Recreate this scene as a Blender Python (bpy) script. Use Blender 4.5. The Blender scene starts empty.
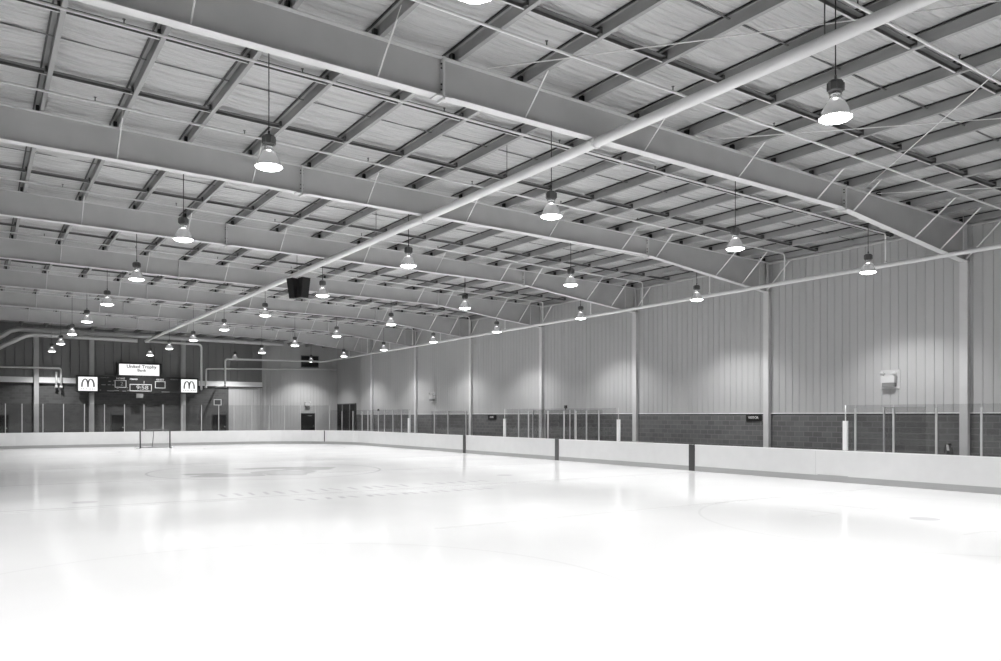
import bpy, bmesh, math, random
from mathutils import Vector, Matrix
random.seed(7)
scene = bpy.context.scene
COL = scene.collection
PI = math.pi

# ------------------------------------------------------------------ camera, world, exposure
F_PX, YAW, EYE = 786.156, math.radians(33.66), 2.227
cam_d = bpy.data.cameras.new('camera')
cam = bpy.data.objects.new('camera', cam_d); COL.objects.link(cam)
cam_d.sensor_width = 36.0; cam_d.sensor_fit = 'HORIZONTAL'
cam_d.lens = F_PX * 36.0 / 1001
cam_d.shift_y = (415.236 - 330.5) / 1001
cam_d.clip_start = 0.05; cam_d.clip_end = 300
cam.location = (0, 0, EYE); cam.rotation_euler = (PI / 2, 0, -YAW)
scene.camera = cam
world = bpy.data.worlds.new('world'); scene.world = world; world.use_nodes = True
world.node_tree.nodes['Background'].inputs[0].default_value = (0.5, 0.5, 0.5, 1)
world.node_tree.nodes['Background'].inputs[1].default_value = 0.05
vs = scene.view_settings
scene.display_settings.display_device = 'sRGB'
vs.view_transform = 'Standard'; vs.look = 'None'; vs.gamma = 1; vs.use_curve_mapping = False
vs.exposure = 0.0
scene.cycles.max_bounces = 10; scene.cycles.diffuse_bounces = 6; scene.cycles.glossy_bounces = 4
scene.cycles.transparent_max_bounces = 16
LAMP_W = 840.0          # downward spot in each hanging lamp
LAMP_UP = 3.0           # light leaking upward through the prismatic glass bell
LENS_E = 10.0

# ------------------------------------------------------------------ materials
def mat(name, v, rough=0.6, metal=0.0, bump=None, var=0.0, vscale=3.0, spec=0.5, stretch=(1, 1, 1), emis=0.0):
    m = bpy.data.materials.new(name); m.use_nodes = True
    nt = m.node_tree; b = nt.nodes['Principled BSDF']
    b.inputs['Base Color'].default_value = (v, v, v, 1)
    b.inputs['Roughness'].default_value = rough; b.inputs['Metallic'].default_value = metal
    b.inputs['Specular IOR Level'].default_value = spec
    if emis:
        b.inputs['Emission Color'].default_value = (1, 1, 1, 1); b.inputs['Emission Strength'].default_value = emis
    if var or bump:
        tc = nt.nodes.new('ShaderNodeTexCoord'); mp = nt.nodes.new('ShaderNodeMapping')
        mp.inputs['Scale'].default_value = stretch
        nt.links.new(tc.outputs['Object'], mp.inputs[0])
        nz = nt.nodes.new('ShaderNodeTexNoise'); nz.inputs['Scale'].default_value = vscale
        nz.inputs['Detail'].default_value = 4
        nt.links.new(mp.outputs[0], nz.inputs['Vector'])
        if var:
            r = nt.nodes.new('ShaderNodeMapRange')
            r.inputs[1].default_value = 0.3; r.inputs[2].default_value = 0.7
            r.inputs[3].default_value = v * (1 - var); r.inputs[4].default_value = v * (1 + var)
            nt.links.new(nz.outputs[0], r.inputs[0]); nt.links.new(r.outputs[0], b.inputs['Base Color'])
        if bump:
            bp = nt.nodes.new('ShaderNodeBump'); bp.inputs['Strength'].default_value = bump[0]
            bp.inputs['Distance'].default_value = bump[1]
            nt.links.new(nz.outputs[0], bp.inputs['Height']); nt.links.new(bp.outputs[0], b.inputs['Normal'])
    return m

M = {}
M['steel'] = mat('painted_steel', 0.45, 0.5, var=0.05, vscale=1.5)
M['steel_light'] = mat('pale_painted_steel', 0.56, 0.45, var=0.03)
M['purlin'] = mat('galvanised_purlin', 0.27, 0.5, var=0.22, vscale=2.0, stretch=(1, 0.25, 1))
M['bridge'] = mat('shade_toned_bridging_steel', 0.08, 0.5)  # base colour carries the shade the bridging sits in
M['pipe'] = mat('white_painted_pipe', 0.68, 0.4)
M['brace'] = mat('white_painted_brace', 0.68, 0.5)
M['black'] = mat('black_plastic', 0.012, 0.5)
M['dark'] = mat('dark_grey_metal', 0.05, 0.45)
M['cable'] = mat('black_cable', 0.02, 0.6)
M['ballast'] = mat('grey_cast_ballast', 0.10, 0.35, metal=0.3)
M['chrome'] = mat('bright_socket_metal', 0.8, 0.25, metal=1.0)
M['clad'] = mat('liner_panel', 0.42, 0.38, var=0.04, vscale=0.8, stretch=(1, 1, 0.2))
M['clad_end'] = mat('end_wall_panel', 0.20, 0.4, var=0.08, vscale=0.8, stretch=(1, 1, 0.2))
M['clad_end_light'] = mat('end_wall_pale_panel', 0.50, 0.4, var=0.05, vscale=0.8, stretch=(1, 1, 0.2))
M['board'] = mat('white_dasher_plastic', 0.75, 0.35, var=0.02, vscale=2.5)
M['kick'] = mat('kick_plate_plastic', 0.40, 0.4)
M['cap'] = mat('board_cap_plastic', 0.86, 0.35)
M['line_dark'] = mat('dark_board_stripe', 0.055, 0.4)
M['line_mid'] = mat('grey_board_stripe', 0.11, 0.4)
M['post'] = mat('aluminium_post', 0.55, 0.4, metal=0.2)
M['pad'] = mat('white_post_pad', 0.85, 0.5)
M['concrete'] = mat('concrete', 0.28, 0.7, var=0.15, vscale=1.2)
M['door'] = mat('dark_painted_door', 0.018, 0.6, spec=0.2)
M['doorway'] = mat('unlit_doorway', 0.015, 0.8, spec=0.1)
M['white'] = mat('white_enamel', 0.55, 0.4)
M['grey'] = mat('grey_enamel', 0.22, 0.4)
M['duct'] = mat('galvanised_spiral_duct', 0.52, 0.35, metal=0.2)
M['sign_black'] = mat('black_sign_face', 0.012, 0.4)
M['sb'] = mat('scoreboard_face', 0.016, 0.35)
M['sb_line'] = mat('scoreboard_white_trim', 0.6, 0.5)
M['sb_mid'] = mat('scoreboard_dim_digits', 0.32, 0.5)
M['sb_soft'] = mat('scoreboard_grey_print', 0.25, 0.5)
M['net'] = mat('net_twine', 0.55, 0.8)
M['net_post'] = mat('goal_post_paint', 0.06, 0.4)
M['net_back'] = mat('goal_back_frame', 0.18, 0.5)
M['flash'] = mat('pale_sill_flashing', 0.80, 0.4)
M['letter'] = mat('grey_sign_lettering', 0.12, 0.5)
M['arch'] = mat('grey_arch_print', 0.16, 0.5)
M['letter_w'] = mat('white_sign_lettering', 0.8, 0.5)
M['insul'] = mat('vapour_barrier_insulation', 0.40, 0.30, bump=(1.0, 0.16), var=0.06, vscale=1.0, stretch=(0.35, 7.0, 1))

def emit(name, s):
    m = bpy.data.materials.new(name); m.use_nodes = True
    nt = m.node_tree; nt.nodes.clear()
    e = nt.nodes.new('ShaderNodeEmission'); e.inputs[0].default_value = (1, 1, 1, 1); e.inputs[1].default_value = s
    o = nt.nodes.new('ShaderNodeOutputMaterial'); nt.links.new(e.outputs[0], o.inputs[0])
    return m
M['lens'] = emit('glowing_lamp_lens', LENS_E)
M['backlit'] = emit('backlit_sign_panel', 1.15)

def glass():
    m = bpy.data.materials.new('rink_glass'); m.use_nodes = True
    nt = m.node_tree; nt.nodes.clear()
    t = nt.nodes.new('ShaderNodeBsdfTransparent'); t.inputs[0].default_value = (0.93, 0.93, 0.93, 1)
    g = nt.nodes.new('ShaderNodeBsdfGlossy'); g.inputs['Roughness'].default_value = 0.03
    lw = nt.nodes.new('ShaderNodeLayerWeight'); lw.inputs[0].default_value = 0.5
    pw_ = nt.nodes.new('ShaderNodeMath'); pw_.operation = 'POWER'; pw_.inputs[1].default_value = 5
    nt.links.new(lw.outputs['Facing'], pw_.inputs[0])
    fr = nt.nodes.new('ShaderNodeMath'); fr.operation = 'MULTIPLY_ADD'; fr.inputs[1].default_value = 0.7; fr.inputs[2].default_value = 0.03
    nt.links.new(pw_.outputs[0], fr.inputs[0])
    mx = nt.nodes.new('ShaderNodeMixShader'); o = nt.nodes.new('ShaderNodeOutputMaterial')
    nt.links.new(fr.outputs[0], mx.inputs[0]); nt.links.new(t.outputs[0], mx.inputs[1]); nt.links.new(g.outputs[0], mx.inputs[2])
    nt.links.new(mx.outputs[0], o.inputs[0])
    return m
M['glass'] = glass()

def bell():     # prismatic glass reflector: partly clear, partly glowing with the lamp inside
    m = mat('prismatic_glass_bell', 0.35, 0.25)
    b = m.node_tree.nodes['Principled BSDF']
    b.inputs['Emission Color'].default_value = (1, 1, 1, 1); b.inputs['Emission Strength'].default_value = 0.05
    nt = m.node_tree; o = [n for n in nt.nodes if n.type == 'OUTPUT_MATERIAL'][0]
    t = nt.nodes.new('ShaderNodeBsdfTransparent'); mx = nt.nodes.new('ShaderNodeMixShader'); mx.inputs[0].default_value = 0.22
    nt.links.new(b.outputs[0], mx.inputs[1]); nt.links.new(t.outputs[0], mx.inputs[2]); nt.links.new(mx.outputs[0], o.inputs[0])
    return m
M['bell'] = bell()

def block(name, v, vm, rot):
    m = bpy.data.materials.new(name); m.use_nodes = True
    nt = m.node_tree; b = nt.nodes['Principled BSDF']; b.inputs['Roughness'].default_value = 0.6
    tc = nt.nodes.new('ShaderNodeTexCoord'); sp = nt.nodes.new('ShaderNodeSeparateXYZ'); cb = nt.nodes.new('ShaderNodeCombineXYZ')
    nt.links.new(tc.outputs['Object'], sp.inputs[0])
    nt.links.new(sp.outputs['Y' if rot else 'X'], cb.inputs['X']); nt.links.new(sp.outputs['Z'], cb.inputs['Y'])
    br = nt.nodes.new('ShaderNodeTexBrick'); br.inputs['Scale'].default_value = 1
    br.inputs['Brick Width'].default_value = 0.40; br.inputs['Row Height'].default_value = 0.20
    br.inputs['Mortar Size'].default_value = 0.012; br.inputs['Bias'].default_value = 0
    br.inputs['Color1'].default_value = (v * .85,) * 3 + (1,); br.inputs['Color2'].default_value = (v * 1.15,) * 3 + (1,)
    br.inputs['Mortar'].default_value = (vm,) * 3 + (1,)
    nt.links.new(cb.outputs[0], br.inputs['Vector'])
    nz = nt.nodes.new('ShaderNodeTexNoise'); nz.inputs['Scale'].default_value = 1.1; nz.inputs['Detail'].default_value = 5
    mp = nt.nodes.new('ShaderNodeMapping'); mp.inputs['Scale'].default_value = (1, 1, 3)
    nt.links.new(tc.outputs['Object'], mp.inputs[0]); nt.links.new(mp.outputs[0], nz.inputs['Vector'])
    r = nt.nodes.new('ShaderNodeMapRange'); r.inputs[3].default_value = 0.78; r.inputs[4].default_value = 1.22
    nt.links.new(nz.outputs[0], r.inputs[0])
    mu = nt.nodes.new('ShaderNodeVectorMath'); mu.operation = 'SCALE'
    nt.links.new(br.outputs['Color'], mu.inputs[0]); nt.links.new(r.outputs[0], mu.inputs['Scale'])
    nt.links.new(mu.outputs[0], b.inputs['Base Color'])
    bp = nt.nodes.new('ShaderNodeBump'); bp.inputs['Strength'].default_value = 0.5; bp.inputs['Distance'].default_value = 0.01; bp.invert = True
    nt.links.new(br.outputs['Fac'], bp.inputs['Height']); nt.links.new(bp.outputs[0], b.inputs['Normal'])
    return m
M['block'] = block('painted_concrete_block', 0.12, 0.18, True)
M['block_end'] = block('painted_concrete_block_end', 0.09, 0.11, False)

def ice(name, v):
    m = bpy.data.materials.new(name); m.use_nodes = True
    nt = m.node_tree; b = nt.nodes['Principled BSDF']
    b.inputs['IOR'].default_value = 1.45
    tc = nt.nodes.new('ShaderNodeTexCoord')
    nz = nt.nodes.new('ShaderNodeTexNoise'); nz.inputs['Scale'].default_value = 0.35; nz.inputs['Detail'].default_value = 6
    nt.links.new(tc.outputs['Object'], nz.inputs['Vector'])
    r = nt.nodes.new('ShaderNodeMapRange'); r.inputs[1].default_value = .3; r.inputs[2].default_value = .7
    r.inputs[3].default_value = v * 0.985; r.inputs[4].default_value = min(0.97, v * 1.015)
    nt.links.new(nz.outputs[0], r.inputs[0]); nt.links.new(r.outputs[0], b.inputs['Base Color'])
    r2 = nt.nodes.new('ShaderNodeMapRange'); r2.inputs[3].default_value = 0.11; r2.inputs[4].default_value = 0.15
    nt.links.new(nz.outputs[0], r2.inputs[0]); nt.links.new(r2.outputs[0], b.inputs['Roughness'])
    return m
M['ice'] = ice('rink_ice', 0.90)
M['ice_line'] = ice('painted_line_under_ice', 0.72)
M['ice_logo'] = ice('painted_logo_under_ice', 0.66)
M['ice_faint'] = ice('faint_line_under_ice', 0.84)

# ------------------------------------------------------------------ mesh builder
class MB:
    def __init__(s): s.v = []; s.f = []; s.sm = []
    def add(s, vs_, fs_, smooth=False):
        o = len(s.v); s.v += [tuple(p) for p in vs_]
        for f in fs_: s.f.append([i + o for i in f]); s.sm.append(smooth)
        return s
    def box(s, x0, x1, y0, y1, z0, z1):
        return s.add([(x0,y0,z0),(x1,y0,z0),(x1,y1,z0),(x0,y1,z0),(x0,y0,z1),(x1,y0,z1),(x1,y1,z1),(x0,y1,z1)],
                     [(0,3,2,1),(4,5,6,7),(0,1,5,4),(1,2,6,5),(2,3,7,6),(3,0,4,7)])
    def hexa(s, a, b):      # two quads (lists of four points) joined
        return s.add(list(a) + list(b), [(3,2,1,0),(4,5,6,7),(0,1,5,4),(1,2,6,5),(2,3,7,6),(3,0,4,7)])
    def tube(s, pts, r, n=10, cap=True, rs=None, smooth=True):
        P = [Vector(p) for p in pts]; k = len(P); vs_, fs_ = [], []
        u = None
        for i, p in enumerate(P):
            d = (P[min(i+1, k-1)] - P[max(i-1, 0)]).normalized()
            if u is None:
                h = Vector((0,0,1)) if abs(d.z) < .9 else Vector((1,0,0))
                u = d.cross(h).normalized()
            else:
                u = (u - d * u.dot(d)).normalized()
            w = d.cross(u)
            sc = 1.0
            if 0 < i < k-1:
                a = (P[i]-P[i-1]).normalized(); b = (P[i+1]-P[i]).normalized()
                sc = 1 / max(.5, math.cos(a.angle(b) / 2)) if a.angle(b) > 1e-4 else 1
            rr = rs[i] if rs else r
            for j in range(n):
                t = 2 * PI * j / n
                vs_.append(p + (u * math.cos(t) + w * math.sin(t)) * rr * (1 if sc < 1.05 else 1.0 + (sc-1)*.5))
        for i in range(k-1):
            for j in range(n):
                fs_.append((i*n+j, i*n+(j+1)%n, (i+1)*n+(j+1)%n, (i+1)*n+j))
        s.add(vs_, fs_, smooth)
        if cap:
            o = len(s.v) - k*n
            s.f.append([o+j for j in range(n)][::-1]); s.sm.append(False)
            s.f.append([o+(k-1)*n+j for j in range(n)]); s.sm.append(False)
        return s
    def lathe(s, prof, c, n=20, smooth=True, cap=False):
        vs_, fs_ = [], []
        for (r, z) in prof:
            for j in range(n):
                t = 2*PI*j/n; vs_.append((c[0]+r*math.cos(t), c[1]+r*math.sin(t), c[2]+z))
        for i in range(len(prof)-1):
            for j in range(n): fs_.append((i*n+j, i*n+(j+1)%n, (i+1)*n+(j+1)%n, (i+1)*n+j))
        s.add(vs_, fs_, smooth)
        if cap:
            o = len(s.v) - len(prof)*n
            s.f.append([o+j for j in range(n)][::-1]); s.sm.append(False)
            s.f.append([o+(len(prof)-1)*n+j for j in range(n)]); s.sm.append(False)
        return s
    def prism(s, poly, axis, a, b):     # polygon in the plane normal to axis, extruded a..b
        def P(p, t):
            return {'x': (t, p[0], p[1]), 'y': (p[0], t, p[1]), 'z': (p[0], p[1], t)}[axis]
        n = len(poly)
        vs_ = [P(p, a) for p in poly] + [P(p, b) for p in poly]
        return s.add(vs_, [tuple(range(n))[::-1], tuple(range(n, 2*n))] + [(i, (i+1) % n, n+(i+1) % n, n+i) for i in range(n)])
    def build(s, name, m, parent=None, loc=None, fix=True):
        me = bpy.data.meshes.new(name); me.from_pydata(s.v, [], s.f); me.materials.append(m)
        for p, q in zip(me.polygons, s.sm): p.use_smooth = q
        if fix:
            bm = bmesh.new(); bm.from_mesh(me); bmesh.ops.recalc_face_normals(bm, faces=bm.faces); bm.to_mesh(me); bm.free()
        o = bpy.data.objects.new(name, me); COL.objects.link(o)
        if parent: o.parent = parent
        if loc: o.location = loc
        return o

def tag(o, label, cat, group=None, kind=None):
    o['label'] = label; o['category'] = cat
    if group: o['group'] = group
    if kind: o['kind'] = kind
    return o
def thing(name, label, cat, loc=(0,0,0), rz=0, group=None):
    o = bpy.data.objects.new(name, None); COL.objects.link(o)
    o.empty_display_size = 0.2; o.location = loc; o.rotation_euler = (0, 0, rz)
    return tag(o, label, cat, group)
def struct(o, label=None):
    o['kind'] = 'structure'
    if label: o['label'] = label
    return o
def copy_tree(o, parent=None):
    c = o.copy(); COL.objects.link(c)
    if parent: c.parent = parent
    for ch in list(o.children): copy_tree(ch, c)
    return c
ORD = ['nearest', 'second', 'third', 'fourth', 'fifth', 'sixth', 'seventh', 'eighth', 'ninth', 'tenth',
       'eleventh', 'twelfth', 'thirteenth', 'fourteenth', 'fifteenth', 'sixteenth', 'seventeenth', 'eighteenth', 'nineteenth', 'twentieth', 'twenty-first', 'twenty-second', 'twenty-third', 'twenty-fourth']
def text_mesh(name, txt, size, m, parent, loc, rot, bold=0.0, sx=1.0, align='CENTER', depth=0.006):
    cu = bpy.data.curves.new(name, 'FONT'); cu.body = txt; cu.size = size; cu.align_x = align; cu.align_y = 'CENTER'
    cu.extrude = depth; cu.offset = bold; cu.resolution_u = 3
    t = bpy.data.objects.new(name, cu); COL.objects.link(t)
    dg = bpy.context.evaluated_depsgraph_get()
    me = bpy.data.meshes.new_from_object(t.evaluated_get(dg))
    bpy.data.objects.remove(t); me.materials.clear(); me.materials.append(m)
    for v in me.vertices: v.co.x *= sx
    o = bpy.data.objects.new(name, me); COL.objects.link(o); o.parent = parent
    o.location = loc; o.rotation_euler = rot
    return o

# ------------------------------------------------------------------ dimensions
XL, XR, XREC = -8.0, 26.6, 27.83            # left wall, right wall face, recessed right wall at the far corner
YN, YE, YREC = -6.0, 69.2, 61.0             # near wall, end wall, start of the recess
BAY = 7.62
YF = [12.81 + BAY * k for k in range(-2, 7)]
def top(x): return 9.05 - 0.0255 * x        # top of frames = underside of purlins
def bot(x):                                 # underside of the frames
    if x < 19.75: return 8.27 - 0.0175 * x + 0.0
    t = (x - 19.75) / (26.45 - 19.75); return 7.925 + (7.17 - 7.925) * t
PZ = 0.21                                   # purlin depth
BX0, BX1, BY0, BY1, BR = -4.25, 23.86, -0.6, 61.3, 7.2   # rink boards
SILL = 2.29

# ------------------------------------------------------------------ walls, floor, ceiling
def clad_strip(axis, face, a0, a1, z0, z1, pitch, sign, depth=0.018, gw=0.011, ztop=None):
    """ribbed sheet: axis is the running direction, face the coordinate of the pan, sign towards the room"""
    mb = MB(); n = int((a1 - a0) / pitch)
    prof = []
    a = a0
    for i in range(n + 1):
        prof += [(a, 0), (min(a1, a + pitch - gw - .012), 0)]
        if a + pitch > a1: prof[-1] = (a1, 0); break
        prof += [(a + pitch - gw - .006, 1), (a + pitch - .006, 1)]
        a += pitch
    vs_, fs_ = [], []
    for (p, d) in prof:
        f = face - sign * depth * d
        for z in (z0, (ztop(p) if ztop else z1)):
            vs_.append((p, f, z) if axis == 'x' else (f, p, z))
    for i in range(len(prof) - 1): fs_.append((2*i, 2*i+2, 2*i+3, 2*i+1))
    return mb.add(vs_, fs_)

# right wall
wr = struct(MB().box(XR+.03, XR+.25, YN, YREC, 0, 8.62).build('wall_right', M['clad']), 'long right side wall of ribbed pale liner panels over dark block')
clad_strip('y', XR, YN, YREC, SILL+.03, 8.55, 0.305, -1).build('metal_cladding', M['clad'], wr, fix=False)
MB().box(XR+.0, XR+.03, YN, YREC, 0, SILL-.05).build('block_base', M['block'], wr)
MB().box(XR-.035, XR+.03, YN, YREC, SILL-.005, SILL+.03).build('sill_flashing', M['flash'], wr)
MB().box(XR-.0, XR+.03, YN, YREC, SILL-.05, SILL-.005).build('shadow_joint', M['dark'], wr)
MB().box(XR-.06, XR+.03, YN, YREC, 8.30, 8.36).build('eave_angle', M['steel_light'], wr)
wr2 = struct(MB().box(XREC+.03, XREC+.25, YREC, YE, 0, 8.8).build('wall_right', M['clad']), 'recessed far part of the right wall with a wide dark doorway')
clad_strip('y', XREC, YREC+.03, YE, SILL+.03, 8.6, 0.305, -1).build('metal_cladding', M['clad'], wr2, fix=False)
MB().box(XREC, XREC+.03, YREC, YE, 0, SILL).build('block_base', M['block'], wr2)
MB().box(XR+.03, XREC+.25, YREC-.12, YREC, 0, 8.7).build('return_wall', M['clad'], wr2)
# left and near wall
wl = struct(MB().box(XL-.2, XL, YN, YE, 0, 9.6).build('wall_left', M['clad']))
wn = struct(MB().box(XL, XREC, YN-.2, YN, 0, 9.6).build('wall_near', M['clad']))
# end wall
we = struct(MB().box(XL, XREC+.25, YE+.03, YE+.25, 0, 9.6).build('wall_end', M['clad_end']), 'far end wall of dark ribbed panels over concrete block')
clad_strip('x', YE, XL, 7.2, 4.9, 9.5, 0.61, -1, depth=.03, gw=.03).build('dark_upper_cladding', M['clad_end'], we, fix=False)
clad_strip('x', YE, 7.2, 21.0, 4.9, 9.5, 0.61, -1, depth=.03, gw=.025).build('upper_cladding', M['clad_end'], we, fix=False)
clad_strip('x', YE, 21.0, XREC, 0, 9.5, 0.305, -1, gw=.02).build('pale_corner_cladding', M['clad_end_light'], we, fix=False)
clad_strip('x', YE, 18.0, 21.0, 0, 4.8, 0.305, -1, gw=.016).build('pale_lower_cladding', M['clad_end_light'], we, fix=False)
MB().box(XL, 18.0, YE, YE+.03, 0, 4.9).build('block_base', M['block_end'], we)
# floor
fl = struct(MB().box(XL-.2, XREC+.25, YN-.2, YE+.25, -0.3, -0.02).build('floor', M['concrete']), 'grey concrete walkway around the rink')

def ring(off=0.0, n=14):
    x0, x1, y0, y1, r = BX0-off, BX1+off, BY0-off, BY1+off, BR+off
    pts = []
    for cx, cy, a0 in ((x1-r, y0+r, -90), (x1-r, y1-r, 0), (x0+r, y1-r, 90), (x0+r, y0+r, 180)):
        for i in range(n+1):
            a = math.radians(a0 + 90*i/n); pts.append((cx + r*math.cos(a), cy + r*math.sin(a)))
    return pts
mb = MB(); rg = ring(0.02); mb.prism(rg, 'z', -0.02, 0.0)
icef = struct(mb.build('floor', M['ice']), 'glossy white ice sheet filling the rink')

def flat_band(y0, y1, x0=BX0+.02, x1=BX1-.02): return MB().box(x0, x1, y0, y1, 0.0005, 0.003)
def flat_ring(cx, cy, r, w, a0=0, a1=360, n=64):
    m_ = MB(); vs_, fs_ = [], []
    for i in range(n+1):
        a = math.radians(a0 + (a1-a0)*i/n)
        for rr in (r-w/2, r+w/2): vs_.append((cx+rr*math.cos(a), cy+rr*math.sin(a), 0.003))
    for i in range(n): fs_.append((2*i, 2*i+1, 2*i+3, 2*i+2))
    return m_.add(vs_, fs_)
def flat_poly(pts, z=0.004):
    return MB().add([(x, y, z) for x, y in pts], [tuple(range(len(pts)))])
flat_band(21.35, 21.50).build('near_blue_line', M['ice_line'], icef)
flat_band(21.02, 21.10).build('near_blue_line_edge', M['ice_line'], icef)
flat_band(28.95, 29.15).build('center_line', M['ice_line'], icef)
flat_band(37.2, 37.45).build('far_blue_line', M['ice_line'], icef)
flat_band(13.50, 13.62, 7.5).build('resurfacer_seam', M['ice_faint'], icef)
flat_band(57.25, 57.32, BX0+1.2, BX1-1.2).build('goal_line', M['ice_line'], icef)
flat_ring(9.7, 31.4, 4.45, 0.10).build('center_circle', M['ice_line'], icef)
flat_ring(16.94, 9.0, 4.7, 0.06).build('faceoff_circle', M['ice_faint'], icef)
flat_ring(2.66, 9.0, 4.7, 0.06).build('faceoff_circle', M['ice_faint'], icef)
flat_ring(16.94, 53.0, 4.6, 0.07).build('faceoff_circle', M['ice_line'], icef)
flat_ring(2.66, 53.0, 4.6, 0.07).build('faceoff_circle', M['ice_line'], icef)
def disc(cx, cy, r, z=0.004): return flat_poly([(cx+r*math.cos(2*PI*i/24), cy+r*math.sin(2*PI*i/24)) for i in range(24)], z)
disc(16.94, 9.0, .3).build('faceoff_dot', M['ice_line'], icef);
disc(2.3, 22.6, .3).build('faceoff_dot', M['ice_line'], icef); disc(16.3, 24.2, .3).build('faceoff_dot', M['ice_line'], icef)
for i, (hx, hy) in enumerate(((16.2, 10.6), (16.2, 7.4), (17.7, 10.6), (17.7, 7.4))):
    sx = -1 if hx < 17 else 1; sy = 1 if hy > 9 else -1
    m_ = MB(); m_.box(min(hx, hx+sx*.9), max(hx, hx+sx*.9), hy-.03, hy+.03, .001, .003); m_.box(hx-.03, hx+.03, min(hy, hy+sy*1.2), max(hy, hy+sy*1.2), .001, .003)
    m_.build('hash_mark', M['ice_faint'], icef)
# grey centre-ice logo blobs (painted shapes lying in the circle)
def blob(cx, cy, rx, ry, seed, n=30):
    rnd = random.Random(seed); ph = [rnd.uniform(0, 6.28) for _ in range(4)]
    return [(cx + rx*math.cos(t)*(1+.22*math.sin(3*t+ph[0])+.10*math.sin(7*t+ph[1])), cy + ry*math.sin(t)*(1+.22*math.sin(2*t+ph[2])+.10*math.sin(5*t+ph[3])))
            for t in [2*PI*i/n for i in range(n)]]
lg = MB()
for q, (cx, cy, rx, ry) in enumerate(((8.0, 29.7, 1.3, .9), (9.9, 30.0, 1.2, 1.3), (11.6, 31.5, 1.0, 1.0), (7.0, 30.9, .7, .5), (10.2, 32.8, 1.5, .6))):
    lg.add([(x, y, 0.0045 + q*.0004) for x, y in blob(cx, cy, rx, ry, q)], [tuple(range(30))])
lg.build('center_logo', M['ice_logo'], icef, fix=False)
# two rows of faint, unreadable slanted strokes beside the line
st = MB(); rnd = random.Random(3)
def strokes(x0, x1, y, h, step):
    x = x0
    while x < x1:
        w = rnd.uniform(.10, .16); sl = rnd.uniform(-.12, .12)
        st.add([(x, y-h/2, .0045), (x+w, y-h/2, .0045), (x+w+sl, y+h/2, .0045), (x+sl, y+h/2, .0045)], [(0, 1, 2, 3)])
        x += step * rnd.uniform(.85, 1.15)
strokes(5.6, 11.2, 22.4, 0.8, .42); strokes(7.0, 12.9, 20.1, 0.5, .36); strokes(12.1, 14.3, 22.5, .55, .4)
st.build('faded_ice_print', M['ice_line'], icef, fix=False)

# ceiling: white faced insulation draped over the purlins
PX = [1.17 + 1.575 * j for j in range(-5, 16)] + [26.35]
xs = []
edges = [XL] + PX + [XREC + .2]
for a, b in zip(edges[:-1], edges[1:]):
    for t in range(6): xs.append((a + (b-a)*t/6, t/6))
xs.append((edges[-1], 1.0))
ny = 300; vs_, fs_ = [], []
rnd = random.Random(11); wob = [rnd.uniform(-1, 1) for _ in range(ny+1)]; wob2 = [rnd.uniform(-1, 1) for _ in range(ny+1)]
for j in range(ny+1):
    y = YN + (YE + .1 - YN) * j / ny
    for i, (x, t) in enumerate(xs):
        sag = 4*t*(1-t)
        cell = int(i / 6)
        k = math.sin(y*1.65 + cell*1.9) * .5 + math.sin(y*4.1 + cell*2.7) * .3
        z = top(x) + PZ + .015 - sag * (0.055 + 0.022*k + 0.010*(wob[j] if cell % 2 else wob2[j]))
        vs_.append((x, y, z))
nx = len(xs)
for j in range(ny):
    for i in range(nx-1): fs_.append((j*nx+i, j*nx+i+1, (j+1)*nx+i+1, (j+1)*nx+i))
ce = MB().add(vs_, fs_, True).build('ceiling', M['insul'], fix=False)
struct(ce, 'white faced roof insulation sagging between the purlins')
rd = MB(); rd.hexa([(XL-.2, YN-.2, top(XL)+PZ+.12), (XREC+.25, YN-.2, top(XREC)+PZ+.12), (XREC+.25, YE+.25, top(XREC)+PZ+.12), (XL-.2, YE+.25, top(XL)+PZ+.12)],
                   [(XL-.2, YN-.2, top(XL)+PZ+.2), (XREC+.25, YN-.2, top(XREC)+PZ+.2), (XREC+.25, YE+.25, top(XREC)+PZ+.2), (XL-.2, YE+.25, top(XL)+PZ+.2)])
rd.build('roof_deck', M['steel'], ce)
# insulation straps (thin dark seam halfway along each bay)
for k, yf in enumerate(YF[:-1] + [YF[-1]]):
    yy = yf + 3.75
    if yy > YE - .3: continue
    m_ = MB(); m_.hexa([(XL, yy-.02, top(XL)+.16), (XR, yy-.02, top(XR)+.16), (XR, yy+.02, top(XR)+.16), (XL, yy+.02, top(XL)+.16)],
                       [(XL, yy-.02, top(XL)+.17), (XR, yy-.02, top(XR)+.17), (XR, yy+.02, top(XR)+.17), (XL, yy+.02, top(XL)+.17)])
    m_.build('insulation_strap', M['bridge'], ce)

# ------------------------------------------------------------------ purlins
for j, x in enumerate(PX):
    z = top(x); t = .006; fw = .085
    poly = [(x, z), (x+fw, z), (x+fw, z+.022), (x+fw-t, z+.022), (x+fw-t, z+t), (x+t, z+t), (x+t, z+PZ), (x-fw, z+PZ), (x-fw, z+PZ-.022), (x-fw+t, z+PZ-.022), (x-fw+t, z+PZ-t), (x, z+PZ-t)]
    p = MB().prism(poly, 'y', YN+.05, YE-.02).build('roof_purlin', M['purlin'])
    n = len(PX) - j
    tag(p, ('galvanised roof purlin tight against the top of the right wall' if n == 1 else 'galvanised Z-shaped roof purlin, %s in from the right wall' % ORD[n-1]), 'purlin', 'roof purlins')
    MB().box(x-fw-.03, x-fw, YN+.05, YE-.02, z+PZ-.035, z+PZ-.005).build('painted_shadow_gap', M['black'], p)  # black strip painting the shadow gap along the upper flange edge

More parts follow.
